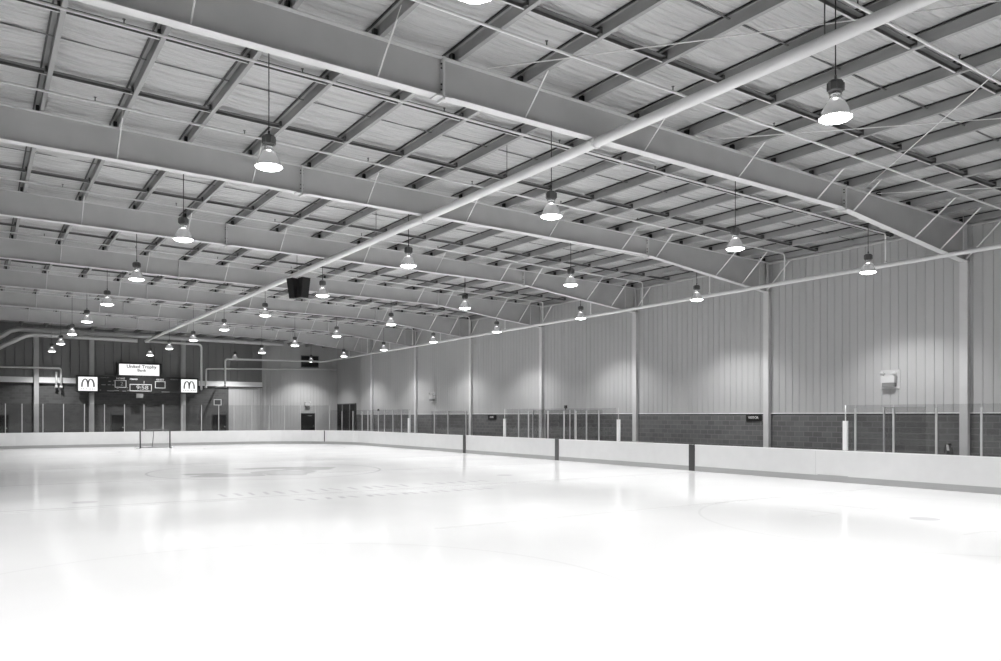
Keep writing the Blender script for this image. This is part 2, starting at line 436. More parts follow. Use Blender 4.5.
# bridging channels
cleat = None
for k, yf in enumerate(YF):
    for q, dy in enumerate((2.32, 5.25)):
        y = yf + dy
        if y > YE - 1: continue
        m_ = MB(); x0, x1 = XL+.05, XR-.05
        for (ya, yb, za, zb) in ((y-.055, y+.055, .075, .085), (y+.045, y+.055, .02, .085)):
            m_.hexa([(x0, ya, top(x0)+za), (x1, ya, top(x1)+za), (x1, yb, top(x1)+za), (x0, yb, top(x0)+za)],
                    [(x0, ya, top(x0)+zb), (x1, ya, top(x1)+zb), (x1, yb, top(x1)+zb), (x0, yb, top(x0)+zb)])
        o = m_.build('bridging_channel', M['bridge'])
        lip = MB().hexa([(x0, y+.056, top(x0)+.02), (x1, y+.056, top(x1)+.02), (x1, y+.095, top(x1)+.02), (x0, y+.095, top(x0)+.02)],
                        [(x0, y+.056, top(x0)+.03), (x1, y+.056, top(x1)+.03), (x1, y+.095, top(x1)+.03), (x0, y+.095, top(x0)+.03)])
        lip.build('lower_lip', M['steel'], o); 
        if cleat is None:
            cleat = MB().box(-.05, -.004, -.06, .06, .03, .15).build('purlin_cleat', M['dark'], o); cl_ = cleat
        for x in PX:
            if x < 0: continue
            if x != PX[5] or q or k: cl_ = cleat.copy(); COL.objects.link(cl_); cl_.parent = o
            cl_.location = (x, y, top(x))
        
        if k == 0: lab = 'dark bridging channel crossing the roof purlins near the camera, %s row' % ('first' if q == 0 else 'last')
        elif k == 1: lab = 'dark bridging channel across the purlins before the nearest frame, %s of two' % ('nearer' if q == 0 else 'farther')
        else: lab = 'dark bridging channel across the purlins just %s the %s roof frame' % ('behind' if q == 0 else 'beyond mid-bay after', ORD[k-2] + (' nearest' if k > 2 else ''))
        tag(o, lab, 'bridging channel', 'bridging channels')

# ------------------------------------------------------------------ steel frames
BRX = [2.75, 5.9, 9.1, 12.35, 15.5, 18.65, 20.3, 23.45, 24.95, 26.2]
def frame(k, yf):
    nm = ('steel portal frame just behind the camera' if k < 2 else '%s grey steel roof frame from the camera' % ORD[k-2])
    if k == 0: nm = 'steel portal frame farthest behind the camera'
    if k == 8: nm = 'farthest grey steel roof frame, before the end wall'
    r = thing('roof_frame', nm + ', spanning the rink', 'roof frame', (0, yf, 0), 0, 'steel roof frames')
    xa, xb = XL, 26.45
    stations = [xa, 7.2, 19.75, xb]
    w = MB(); tw = .008
    for a, b in zip(stations[:-1], stations[1:]):
        w.hexa([(a, -tw, bot(a)+.016), (b, -tw, bot(b)+.016), (b, tw, bot(b)+.016), (a, tw, bot(a)+.016)],
               [(a, -tw, top(a)-.016), (b, -tw, top(b)-.016), (b, tw, top(b)-.016), (a, tw, top(a)-.016)])
    w.box(26.40, XR+.0, -tw, tw, 7.17, top(26.5)-.016)
    w.build('web', M['steel'], r)
    fb = MB(); ft = MB(); h = .115
    for a, b in zip(stations[:-1], stations[1:]):
        fb.hexa([(a, -h, bot(a)), (b, -h, bot(b)), (b, h, bot(b)), (a, h, bot(a))], [(a, -h, bot(a)+.016), (b, -h, bot(b)+.016), (b, h, bot(b)+.016), (a, h, bot(a)+.016)])
        ft.hexa([(a, -h, top(a)-.016), (b, -h, top(b)-.016), (b, h, top(b)-.016), (a, h, top(a)-.016)], [(a, -h, top(a)), (b, -h, top(b)), (b, h, top(b)), (a, h, top(a))])
    fb.build('bottom_flange', M['steel_light'], r); ft.build('top_flange', M['steel_light'], r)
    MB().box(26.44, XR, -.125, .125, -.02, 7.19).build('column', M['steel_light'], r)
    MB().box(26.44, 26.47, -.115, .115, 7.17, top(26.5)-.02).build('knee_stiffener', M['steel_light'], r)
    MB().box(XL, XL+.2, -.125, .125, -.02, top(XL)-.02).build('left_column', M['steel_light'], r)
    for xx in (7.2, 19.85):
        s_ = MB(); s_.box(xx-.02, xx+.02, -.125, .125, bot(xx)-.07, top(xx)+.01)
        s_.box(xx-.16, xx+.16, -.125, .125, bot(xx)-.02, bot(xx)-.002)
        o = s_.build('splice_plate', M['steel_light'], r)
        for zz in (bot(xx)+.12, bot(xx)+.22, top(xx)-.2, top(xx)-.12) if 2 <= k <= 4 else ():
            MB().tube([(xx-.045, -.07, zz), (xx+.045, -.07, zz)], .016, 6).build('bolt', M['dark'], o)
    for i, x in enumerate(BRX):
        rr = .016 if x < 18 else .024
        zb = bot(x)+.03
        br = MB().tube([(x, -.02 if x < 26 else .0, zb), (x, -.98 if x < 22 else -1.38, top(x)+.17)], rr, 4, smooth=False)
        if x > 26: br = MB().tube([(26.38, -.12, 7.25), (26.38, -1.15, 8.25)], .03, 4, smooth=False)
        br.build('flange_brace', M['brace'], r)
    for x in PX:
        if x < -1: continue
        c_ = MB().box(x-.075, x-.006, -.05, .05, top(x), top(x)+.15)
        c_.build('purlin_stub', M['black'], r)  # small black block beside each purlin on the frame top
    return r
for k, yf in enumerate(YF): frame(k, yf)

# ------------------------------------------------------------------ hanging lamps
def make_lamp():
    r = thing('hanging_lamp', 'lamp', 'lamp', (0, 0, 0), 0, 'high-bay lamps hung over the rink')
    # origin at the rim centre
    n = 24
    bm_ = MB(); bm_.lathe([(.085, .315), (.115, .305), (.165, .25), (.205, .17), (.235, .08), (.25, .03), (.272, .012), (.28, -.005), (.265, -.008), (.244, .02), (.225, .10), (.19, .19), (.15, .25), (.10, .29)], (0, 0, 0), n)
    bm_.build('glass_reflector', M['bell'], r)
    prof = [(.272, -.008), (.235, -.035), (.16, -.060), (.08, -.076), (.001, -.08)]
    lm = MB(); vs_, fs_ = [], []
    for i, (rr, z) in enumerate(prof):
        for j in range(n):
            t = 2*PI*j/n; s_ = 1 + (.03 if j % 2 else -.03) * (i < 2); vs_.append((rr*s_*math.cos(t), rr*s_*math.sin(t), z))
    for i in range(len(prof)-1):
        for j in range(n): fs_.append((i*n+j, (i+1)*n+j, (i+1)*n+(j+1) % n, i*n+(j+1) % n))
    fs_.append(tuple(range(n)))
    lm.add(vs_, fs_); lm.build('lens', M['lens'], r)
    sk = MB(); sk.lathe([(.04, .30), (.085, .318), (.095, .335), (.095, .355), (.06, .362), (.06, .385), (.09, .39), (.09, .41), (.05, .42)], (0, 0, 0), 12, cap=True)
    for a in range(4):
        t = PI/4 + a*PI/2; sk.tube([(.10*math.cos(t), .10*math.sin(t), .35), (.10*math.cos(t), .10*math.sin(t), .46)], .008, 6)
    sk.build('socket', M['chrome'], r)
    bx = MB(); bx.lathe([(.06, .425), (.115, .435), (.135, .46), (.135, .59), (.115, .63), (.05, .64)], (0, 0, 0), 8, smooth=False, cap=True)
    b = bx.build('ballast_housing', M['ballast'], r)
    fn = MB()
    for a in range(8):
        t = 2*PI*a/8; c_, s_ = math.cos(t), math.sin(t)
        fn.tube([(.138*c_, .138*s_, .46), (.138*c_, .138*s_, .60)], .010, 4)
    fn.build('cooling_fin', M['ballast'], b)
    MB().tube([(0, 0, .66), (0, 0, .73)], .022, 8).build('hook', M['dark'], r)
    return r
ZL = 6.835
rowsX = [(23.87, 'right-hand row, beside the right wall'), (17.46, 'second row from the right wall'), (11.07, 'middle row beside the overhead pipe'), (4.50, 'left-hand row'), (-1.96, 'added unseen row over the left boards')]
proto = None
spot_d = bpy.data.lights.new('lamp_light', 'SPOT'); spot_d.energy = LAMP_W; spot_d.spot_size = math.radians(150); spot_d.spot_blend = 0.2; spot_d.shadow_soft_size = 0.12
spot_d.use_nodes = True      # measured-style distribution of a narrow high-bay reflector
_nt = spot_d.node_tree; _em = [n for n in _nt.nodes if n.type == 'EMISSION'][0]
_tc = _nt.nodes.new('ShaderNodeTexCoord'); _sp = _nt.nodes.new('ShaderNodeSeparateXYZ'); _ab = _nt.nodes.new('ShaderNodeMath'); _ab.operation = 'ABSOLUTE'
_cr = _nt.nodes.new('ShaderNodeValToRGB'); _cr.color_ramp.interpolation = 'LINEAR'
_nt.links.new(_tc.outputs['Normal'], _sp.inputs[0]); _nt.links.new(_sp.outputs['Z'], _ab.inputs[0]); _nt.links.new(_ab.outputs[0], _cr.inputs[0])
_el = _cr.color_ramp.elements
_el[0].position = 0.0; _el[0].color = (0, 0, 0, 1); _el[1].position = 1.0; _el[1].color = (1, 1, 1, 1)
for _p, _v in ((.30, .012), (.52, .03), (.574, .16), (.643, .42), (.743, .72), (.866, .95)):
    _e = _el.new(_p); _e.color = (_v, _v, _v, 1)
_nt.links.new(_cr.outputs[0], _em.inputs['Strength'])
up_d = bpy.data.lights.new('lamp_upward_glow', 'POINT'); up_d.energy = LAMP_UP; up_d.shadow_soft_size = 0.05
CABLES = {}
for rx, rlab in rowsX:
    first = True; cnt = 0
    for i in range(-2, 8):
        y = 14.50 + 7.24 * i
        if rx < 0 and i > 1: continue      # unseen row: near lamps only, added to brighten the left foreground ice
        if proto is None: proto = make_lamp(); L = proto
        else: L = copy_tree(proto)
        L.location = (rx, y, ZL) if i < 7 else (rx*1.024, 66.75, 6.95); L.scale = (.9, .9, .9)
        vis = (rx > 10 and rx < 13 and i >= -1) or i >= 0
        if rx == -1.96: lab = 'added unseen glass-bell lamp over the left boards, %s from the near wall' % ORD[i+2].replace('nearest', 'first')
        elif i == -2: lab = 'lamp behind the camera, in the %s' % rlab
        elif not vis: lab = 'lamp just above the view, in the %s' % rlab
        else:
            cnt += 1
            lab = 'glowing glass-bell lamp hung on a cable, %s in the %s' % (ORD[cnt-1], rlab)
        L['label'] = lab
        # cable to the purlins above
        key = round(rx, 2)
        MB().tube([(0, 0, .72), (0, 0, (top(rx*1.024 if i == 7 else rx) + PZ - L.location.z) / .9)], .011, 6).build('cable', M['cable'], L)
        s1 = bpy.data.objects.new('lamp_light', spot_d); COL.objects.link(s1); s1.parent = L; s1.location = (0, 0, -.10)
        s2 = bpy.data.objects.new('lamp_upward_glow', up_d); COL.objects.link(s2); s2.parent = L; s2.location = (0, 0, .26)

# ------------------------------------------------------------------ pipes
XP, ZP = 10.85, 7.965
op = thing('overhead_pipe', 'thick white overhead pipe running the length of the roof beneath the frames', 'pipe', (0, 0, 0))
def arc(p0, c, p1, n=5):     # rounded corner, quadratic
    p0, c, p1 = Vector(p0), Vector(c), Vector(p1)
    return [tuple(p0*(1-t)**2 + c*2*t*(1-t) + p1*t*t) for t in [i/n for i in range(n+1)]]
ye = 66.1
path = [(XP, YN, ZP), (XP, 30, ZP)] + arc((XP, ye-.3, ZP), (XP, ye, ZP), (XP+.3, ye, ZP))
MB().tube(path, .105, 20).build('main_run', M['pipe'], op)
path = [(XP+.3, ye, ZP)] + arc((14.75, ye, ZP-.03), (15.05, ye, ZP-.03), (15.05, ye, ZP-.35)) + [(15.05, ye, 4.9)] + arc((15.05, ye, 4.75), (15.05, ye, 4.45), (15.12, ye+.3, 4.4)) + [(15.75, YE, 4.4)]
MB().tube(path, .085, 14).build('down_run', M['pipe'], op)
for k, yf in enumerate(YF):
    c_ = MB().tube([(XP, yf-.17, ZP), (XP, yf-.11, ZP)], .125, 20)
    c_.build('pipe_clamp', M['pipe'], op)
for y in (7.3,) :
    m_ = MB().tube([(XP, y, ZP), (XP, y, top(XP)+PZ)], .012, 6); m_.build('hanger_rod', M['dark'], op)
for y in [YF[k] + 3.2 for k in range(2, 9)]:
    MB().tube([(XP, y, ZP), (XP, y, top(XP)+PZ)], .008, 6).build('hanger_rod', M['dark'], op)

XS = 25.4
sm_ = thing('sprinkler_main', 'long white sprinkler main along the right wall, crossing the columns', 'pipe', (0, 0, 0))
def zs(y): return 7.35 - .0062 * (y)
path = [(XS, YN, zs(YN)), (XS, 30, zs(30))] + arc((XS, 65.6, zs(65.6)), (XS, 66.2, zs(66.2)), (XS-.6, 66.2, zs(66.2))) + arc((17.2, 66.2, 6.84), (16.95, 66.2, 6.84), (16.95, 66.2, 6.6)) + [(16.95, 66.2, 4.55)]
MB().tube(path, .075, 14).build('main_run', M['pipe'], sm_)
MB().tube([(16.95, 66.2, 4.5), (16.95, 66.2, 4.75)], .12, 12).build('end_fitting', M['pipe'], sm_)
MB().tube([(16.95, 66.2, 4.6), (16.95, YE, 4.6)], .06, 10).build('wall_run', M['pipe'], sm_)
for yf in YF[1:]:
    MB().tube([(XS, yf-.5, zs(yf)), (XS, yf-.5, top(XS)+.02)], .012, 6).build('hanger_rod', M['steel_light'], sm_)

def branch(y, lab):
    r = thing('sprinkler_branch', lab, 'pipe', (0, y, 0), 0, 'sprinkler branch pipes')
    x0 = XL + .2; zz = lambda x: top(x) - .08
    pts = [(x0, 0, zz(x0))] + arc((XS-.12, 0, zz(XS)), (XS, 0, zz(XS)), (XS, 0, zz(XS)-.12)) + [(XS, 0, zs(y)+.085)]
    MB().tube(pts, .026, 8).build('branch_run', M['pipe'], r)
    x = 2.1
    while x < 24.5:
        h_ = MB().tube([(x, 0, zz(x)+.02), (x, 0, zz(x)+.10)], .012, 6); h_.lathe([(.03, .10), (.03, .108)], (x, 0, zz(x)), 8, cap=True)
        h_.build('sprinkler_head', M['dark'], r)
        x += 3.15
    MB().tube([(XS, 0, zs(y)+.078), (XS, 0, zs(y)+.14)], .045, 8).build('tee', M['pipe'], r)
for k in range(1, 9):
    yf = YF[k]
    if k == 1:
        branch(yf+5.95, 'thin white sprinkler branch pipe in front of the nearest roof frame'); branch(yf+2.0, 'thin white sprinkler branch pipe closest to the camera, under the purlins')
    else:
        o_ = ORD[k-2] if k < 8 else 'farthest'
        branch(yf+2.0, 'thin white sprinkler branch pipe just behind the %s roof frame' % (o_ + ('' if k in (2, 8) else ' nearest')))
        if k < 8: branch(yf+BAY-1.65, 'thin white sprinkler branch pipe just in front of the %s roof frame' % ((ORD[k-1] + ' nearest') if k < 7 else 'farthest'))

# roof bracing rods
def rod(a, b, lab):
    if 'leaning' in lab: a = (a[0], a[1], a[2]-.025); b = (b[0], b[1], b[2]-.025)
    tag(MB().tube([a, b], .011, 6).build('bracing_rod', M['brace']), lab, 'bracing rod', 'roof bracing rods')
rz = lambda x: top(x) - .01
for (xa, ya, xb, yb, lab) in ((8.1, 12.6, 13.3, 5.9, 'thin diagonal roof rod rising left of the thick overhead pipe'),
                              (14.25, 12.6, 19.5, 6.6, 'thin diagonal roof rod right of the thick overhead pipe'),
                              (20.5, 12.6, 15.4, 6.6, 'thin diagonal roof rod leaning back above the near frame splice'),
                              (21.2, 12.6, 25.9, 7.4, 'thin diagonal roof rod over the haunch of the nearest frame')):
    rod((xa, ya, rz(xa)), (xb, yb, rz(xb)), lab)

# ------------------------------------------------------------------ loudspeakers at centre ice
def speaker(x, y, rz_, tilt, lab):
    r = thing('loudspeaker', lab, 'loudspeaker', (x, y, 7.775), rz_, 'centre loudspeakers')
    m_ = MB(); w, d, h = .20, .18, .80
    A = [(-w, -d, 0), (w, -d, 0), (w*.72, d, 0), (-w*.72, d, 0)]; B = [(p[0]*.88, p[1]-.0+tilt, -h) for p in A]
    m_.hexa(B, A); m_.build('cabinet', M['black'], r)
    g = MB(); g.hexa([(B[0][0]+.02, B[0][1]-.012, -h+.03), (B[1][0]-.02, B[1][1]-.012, -h+.03), (B[1][0]-.02, B[1][1]-.002, -h+.03), (B[0][0]+.02, B[0][1]-.002, -h+.03)],
                     [(A[0][0]+.02, A[0][1]-.012, -.03), (A[1][0]-.02, A[1][1]-.012, -.03), (A[1][0]-.02, A[1][1]-.002, -.03), (A[0][0]+.02, A[0][1]-.002, -.03)])
    g.build('grille', M['sign_black'], r)
    MB().tube([(-.10, 0, -.02), (-.10, 0, .06), (.10, 0, .06), (.10, 0, -.02)], .012, 6).build('bracket', M['steel_light'], r)
    return r
speaker(XP-.16, 31.25, math.radians(-70), .12, 'black wedge loudspeaker under the overhead pipe, the left of the pair')
speaker(XP+.14, 30.85, math.radians(18), .12, 'black loudspeaker under the overhead pipe, the right and nearer of the pair')

# ------------------------------------------------------------------ dasher boards
def wall_ring(off_in, off_out, z0, z1):
    a, b = ring(off_in), ring(off_out); n = len(a); m_ = MB()
    vs_ = [(x, y, z0) for x, y in a] + [(x, y, z0) for x, y in b] + [(x, y, z1) for x, y in a] + [(x, y, z1) for x, y in b]
    fs_ = []
    for i in range(n):
        j = (i+1) % n
        fs_ += [(i, j, 2*n+j, 2*n+i), (n+j, n+i, 3*n+i, 3*n+j), (2*n+i, 2*n+j, 3*n+j, 3*n+i), (j, i, n+i, n+j)]
    return m_.add(vs_, fs_)
BH = 1.05
db = thing('dasher_boards', 'white dasher boards with grey kick plate ringing the ice', 'rink boards', (0, 0, 0))
wall_ring(.0, .11, .19, BH-.02).build('board_panel', M['board'], db, fix=False)
wall_ring(-.012, .11, 0, .195).build('kick_plate', M['kick'], db, fix=False)
wall_ring(-.008, .16, BH-.025, BH).build('cap_rail', M['cap'], db, fix=False)
for y, w, m_, nm in ((21.98, .31, 'line_dark', 'blue_line_stripe'), (30.79, .31, 'line_mid', 'center_line_stripe'), (39.65, .31, 'line_dark', 'blue_line_stripe')):
    MB().box(BX1-.018, BX1+.02, y-w/2, y+w/2, .0, BH+.003).build(nm, M[m_], db)
# vertical gate gap on the far right corner curve, and panel seams along the right boards
ang = math.radians(36.4); gx, gy = BX1-BR+BR*math.cos(ang), BY1-BR+BR*math.sin(ang)
g = MB().box(-.016, .02, -.045, .045, .0, BH+.002).build('gate_gap', M['dark'], db); g.location = (gx, gy, 0); g.rotation_euler = (0, 0, ang)
for y in (16.4,):
    MB().box(BX1-.004, BX1+.01, y-.002, y+.002, .2, BH-.03).build('panel_seam', M['kick'], db)
MB().box(BX1-.03, BX1+.01, 15.2, 16.3, .19, .215).build('gate_sill', M['kick'], db)
MB().box(BX1+.10, BX1+.5, 24.6, 26.4, BH-.03, BH+.01).build('bench_ledge', M['grey'], db)
MB().box(BX1+.10, BX1+.5, 45.2, 50.0, BH-.03, BH+.01).build('bench_ledge', M['grey'], db)
MB().box(BX1+.10, BX1+.5, 14.3, 15.2, BH-.01, BH+.02).build('bench_ledge', M['grey'], db)

# glass screens
def screen(name, lab, pts, ztop, posttop, posts=None, pads=(), pw=.045, thin=()):
    """pts: list of plan points of the glass line; posts at every point unless given"""
    r = thing(name, lab, 'glass screen', (0, 0, 0), 0, 'protective glass screens')
    for a, b in zip(pts[:-1], pts[1:]):
        a, b = Vector(a), Vector(b); d = (b-a).normalized(); nrm = Vector((d.y, -d.x)) * .006
        q = [a+d*.02+nrm, b-d*.02+nrm, b-d*.02-nrm, a+d*.02-nrm]
        MB().hexa([(p.x, p.y, BH+.006) for p in q], [(p.x, p.y, ztop) for p in q]).build('glass_pane', M['glass'], r)
    for i, p in enumerate(posts or pts):
        w_ = pw if i not in thin else pw*.5
        q = pts.index(p) if p in pts else None
        m_ = MB().box(-w_/2, w_/2, -.03, .03, BH+.005, posttop)
        o = m_.build('glass_post', M['post'], r); o.location = (p[0], p[1], 0)
        if p[0] > BX1-.5: o.rotation_euler = (0, 0, PI/2)
    for p in pads:
        MB().box(p[0]-.05, p[0]+.05, p[1]-.07, p[1]+.07, BH+.015, BH+.99).build('post_pad', M['pad'], r)
        MB().tube([(p[0], p[1], BH+.9), (p[0], p[1], ztop)], .018, 6).build('end_rod', M['post'], r)
    return r
GX = BX1 + .05
# end screen following the curve: posts at measured bearings on the board line
end_pts = [(-0.37, 60.54), (0.6, 60.96), (1.56, 61.22), (2.5, 61.33), (3.71, 61.35), (4.93, 61.35), (6.2, 61.35), (7.45, 61.35), (8.73, 61.35), (10.01, 61.35), (11.29, 61.35), (12.6, 61.35), (13.98, 61.35), (15.23, 61.35), (16.36, 61.35), (17.67, 61.28), (18.94, 60.98), (20.01, 60.53), (21.06, 59.86), (21.97, 59.03), (22.74, 58.05)]
screen('end_glass_screen', 'tall glass screen with thin posts along the end boards', end_pts, 3.0, 3.0)
side_far = [(22.74, 58.05), (23.32, 56.97), (23.71, 55.77), (23.9, 54.52), (23.91, 53.47), (23.91, 51.67), (23.91, 50.66), (23.91, 49.3), (23.91, 47.99), (23.91, 46.74)]
side_far = [(GX, p[1]) if p[0] > BX1-.1 else p for p in side_far]
screen('corner_glass_screen', 'glass screen round the far right corner, ending at a white padded post', side_far, 2.62, 2.55, posts=side_far[1:], pads=[(GX, 46.9)])
pen = [(GX, y) for y in (35.3, 34.17, 33.27, 32.48, 31.59, 30.29, 29.37, 28.59, 27.7, 26.5)]
screen('penalty_box_screen', 'glass screen between two white padded posts beside the centre line', [pen[i] for i in range(len(pen))], 2.56, 2.45, posts=[pen[i] for i in (1, 2, 4, 5, 6, 7, 8)], pads=[(GX, 35.5), (GX, 26.37)])
near = [(GX, y) for y in (15.3, 14.97, 13.68, 12.36, 11.09, 9.85, 8.6, 7.4, 6.6)]
screen('near_glass_screen', 'nearest glass screen on the right boards, starting at a padded post', near, 2.56, 2.45, posts=near[1:], pads=[(GX, 15.32)])
# rear screens of the boxes, standing on their own low kerb
def rear(y0, y1, x, lab, ys):
    r = thing('rear_glass_screen', lab, 'glass screen', (0, 0, 0), 0, 'rear glass screens of the boxes')
    MB().box(x-.05, x+.05, y0, y1, -.02, .95).build('rear_kerb', M['concrete'], r)
    MB().box(x-.006, x+.006, y0, y1, .95, 2.5).build('glass_pane', M['glass'], r)
    for y in ys: MB().box(x-.03, x+.03, y-.02, y+.02, .95, 2.5).build('glass_post', M['post'], r)
rear(28.6, 34.3, 24.9, 'rear glass of the penalty box, behind the centre line screen', (34.24, 33.16, 31.07, 30.67))
rear(13.2, 14.6, 24.9, 'rear glass with one post, behind the nearest screen on the right boards', (14.57,))
rear(41.0, 45.6, 24.9, 'rear glass panel standing left of the HOME sign', (45.2, 43.4, 41.2))

# ------------------------------------------------------------------ goal net
gn = thing('goal_net', 'dark framed hockey goal net standing on the ice before the end boards', 'goal', (10.0, 57.0, 0))
pf = MB(); W, HH = .93, 1.23
pf.tube([(-W, 0, .02), (-W, 0, HH-.06)] + arc((-W, 0, HH-.06), (-W, 0, HH), (-W+.06, 0, HH), 3)[1:] + [(W-.06, 0, HH)] + arc((W-.06, 0, HH), (W, 0, HH), (W, 0, HH-.06), 3)[1:] + [(W, 0, .02)], .045, 10)
pf.build('goal_frame', M['net_post'], gn)
bf = MB(); bf.tube([(-W, 0, .04)] + arc((-W-.22, .35, .04), (-W-.2, 1.05, .04), (-.3, 1.1, .04)) + arc((.3, 1.1, .04), (W+.2, 1.05, .04), (W+.22, .35, .04)) + [(W, 0, .04)], .03, 8)
bf.build('base_frame', M['net_back'], gn)
tf = MB(); tf.tube([(-W, 0, HH)] + arc((-W, .3, HH), (-.8, .55, HH), (-.1, .56, HH)) + arc((.1, .56, HH), (.8, .55, HH), (W, .3, HH)) + [(W, 0, HH)], .022, 8)
tf.build('top_frame', M['net_back'], gn)
MB().tube([(0, .56, HH), (0, .62, .9), (0, 1.1, .06)], .025, 8).build('center_bar', M['net_back'], gn)
# netting
nt_ = MB(); rows = 16; cols = 30
def npt(u, v):     # u 0..1 around the back, v 0..1 up
    a = PI * u
    bx_, by_ = -(W+.16)*math.cos(a), 1.1*math.sin(a)**.6 if 0 < u < 1 else 0
    tx_, ty_ = -W*math.cos(a), .56*math.sin(a)**.6 if 0 < u < 1 else 0
    return (bx_+(tx_-bx_)*v, by_+(ty_-by_)*v, .05 + (HH-.05)*v)
for i in range(cols+1): nt_.tube([npt(i/cols, v/6) for v in range(7)], .0035, 3, cap=False)
for j in range(rows+1): nt_.tube([npt(u/cols, j/rows) for u in range(cols+1)], .0035, 3, cap=False)
nt_.build('netting', M['net'], gn)
MB().tube([(-W-.28, .1, .05), (-W, .1, .05)], .05, 8).build('side_pad', M['pad'], gn); MB().tube([(W, .1, .07), (W+.2, .1, .07)], .05, 8).build('side_pad', M['pad'], gn)

# ------------------------------------------------------------------ end wall fittings
for x, lab in ((3.73, 'grey steel post on the end wall, leftmost'), (7.49, 'grey steel post on the end wall behind the left arches panel'), (14.29, 'grey steel post on the end wall behind the right arches panel'), (21.05, 'grey steel post on the end wall, rightmost')):
    p = thing('wall_column', lab, 'column', (x, YE, 0), 0, 'end wall columns')
    m_ = MB(); m_.box(-.155, .155, -.30, -.28, -.02, 8.9); m_.box(-.01, .01, -.28, -.02, -.02, 8.9)
    m_.build('shaft', M['steel'], p)
    MB().box(-.19, .19, -.02, .0, -.02, 8.9).build('rear_flange', M['steel'], p)
gb = thing('wall_girt', 'pale horizontal beam across the end wall behind the scoreboard', 'beam', (0, 0, 0))
for a, b in ((XL, 3.54), (3.92, 7.30), (7.68, 14.10), (14.48, 20.86)):
    MB().box(a, b, YE-.16, YE-.13, 4.70, 5.12).build('beam_face', M['flash'], gb)
    MB().box(a, b, YE-.13, YE, 5.08, 5.12).build('beam_top', M['flash'], gb)
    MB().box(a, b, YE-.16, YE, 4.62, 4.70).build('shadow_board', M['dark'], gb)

# doors
def door(n, x0, x1, h, lab, dark='door', axis='x'):
    if axis == 'x':
        o = MB().box(x0, x1, YE-.05, YE+.0, 0, h).build('door_%d' % n, M[dark])
        f_ = MB(); f_.box(x0-.06, x0, YE-.07, YE, 0, h+.06); f_.box(x1, x1+.06, YE-.07, YE, 0, h+.06); f_.box(x0, x1, YE-.07, YE, h, h+.06)
        f_.build('door_frame', M['dark'], o)
        MB().tube([(x1-.12, YE-.10, 1.25), (x1-.12, YE-.05, 1.25)], .04, 8).build('door_handle', M['steel_light'], o)
    else:
        o = MB().box(XREC-.05, XREC, x0, x1, 0, h).build('door_%d' % n, M[dark])
        f_ = MB(); f_.box(XREC-.09, XREC, x0-.08, x0, 0, h+.08); f_.box(XREC-.09, XREC, x1, x1+.08, 0, h+.08); f_.box(XREC-.09, XREC, x0, x1, h, h+.08)
        f_.build('door_frame', M['dark'], o)
        if h > 3:
            for yy in (x0 + (x1-x0)*.3, x0 + (x1-x0)*.72): MB().box(XREC-.10, XREC-.05, yy-.05, yy+.05, 0, h).build('door_rail', M['grey'], o)
    return struct(o, lab)
door(1, 1.1, 1.95, 2.22, 'dark door at the left edge of the end wall')
door(2, 8.93, 9.85, 2.22, 'dark door under the left half of the scoreboard')
door(3, 16.68, 17.78, 2.25, 'dark door right of the scoreboard')
o = door(4, 24.36, 25.68, 2.35, 'black double door in the pale corner of the end wall')
MB().box(25.0, 25.4, YE-.06, YE-.05, 2.15, 2.22).build('door_notice', M['grey'], o)
door(5, 64.8, 68.85, 3.2, 'wide tall dark doorway in the recessed right wall', axis='y')
door(6, 61.7, 63.1, 2.25, 'low dark doorway in the recessed right wall', axis='y')

# scoreboard
SY = 68.5
sb = thing('scoreboard', 'long black scoreboard with arches panels at both ends, on the end wall', 'scoreboard', (0, SY, 0))
MB().box(6.36, 15.36, 0, .35, 4.0, 5.322).build('cabinet', M['sb'], sb)
for x in (7.49, 14.29): MB().box(x-.1, x+.1, .35, YE-SY-.30, 4.2, 5.1).build('mounting_arm', M['dark'], sb)
def arches(x0, x1, z0, z1, nm):
    p = MB().box(x0, x1, -.05, -.0, z0, z1).build('backlit_panel', M['backlit'], sb); p['label'] = nm
    cx = (x0+x1)/2; w = (x1-x0); h = (z1-z0)
    a = MB()
    for s_ in (-1, 1):
        c = cx + s_*w*.135
        pts, rs = [], []
        for i in range(15):
            t = PI * i / 14
            wide = w*.135
            outer = (s_*math.cos(t) > 0)
            px_ = c + wide*math.cos(t) * (1.35 if outer else 1.0) ; pz = z0 + h*.28 + h*.56*math.sin(t)**.8 if 0 < t < PI else z0 + h*.28
            pts.append((px_, -.062, pz)); rs.append(w*.034 + w*.016*abs(math.cos(t)))
        a.tube(pts, .03, 6, rs=rs)
    for i in range(len(a.v)):
        v = a.v[i]; a.v[i] = (v[0], -.062 + (v[1]+.062)*.25, v[2])
    a.build('arches_print', M['arch'], p)
    st_ = MB(); xx = x0 + w*.12
    rr = random.Random(5)
    while xx < x1 - w*.12:
        l = rr.uniform(.05, .12); st_.box(xx, xx+l, -.056, -.05, z0+h*.11, z0+h*.155); xx += l + rr.uniform(.03, .07)
    st_.build('small_print', M['sb_soft'], p)
arches(6.50, 7.82, 4.12, 5.20, 'left glowing white panel with grey double arches')
arches(14.0, 15.24, 4.12, 5.19, 'right glowing white panel with grey double arches')
def rim(x0, x1, z0, z1, t=.045):
    m_ = MB(); m_.box(x0, x1, -.02, 0, z0, z0+t); m_.box(x0, x1, -.02, 0, z1-t, z1); m_.box(x0, x0+t, -.02, 0, z0+t, z1-t); m_.box(x1-t, x1, -.02, 0, z0+t, z1-t)
    return m_
rim(9.05, 9.88, 4.42, 5.0).build('left_score_window', M['sb_line'], sb)
rim(12.0, 12.78, 4.42, 4.98).build('right_score_window', M['sb_line'], sb)
rim(10.12, 11.75, 4.15, 4.72, .05).build('clock_window', M['sb_line'], sb)
R90 = (PI/2, 0, 0)
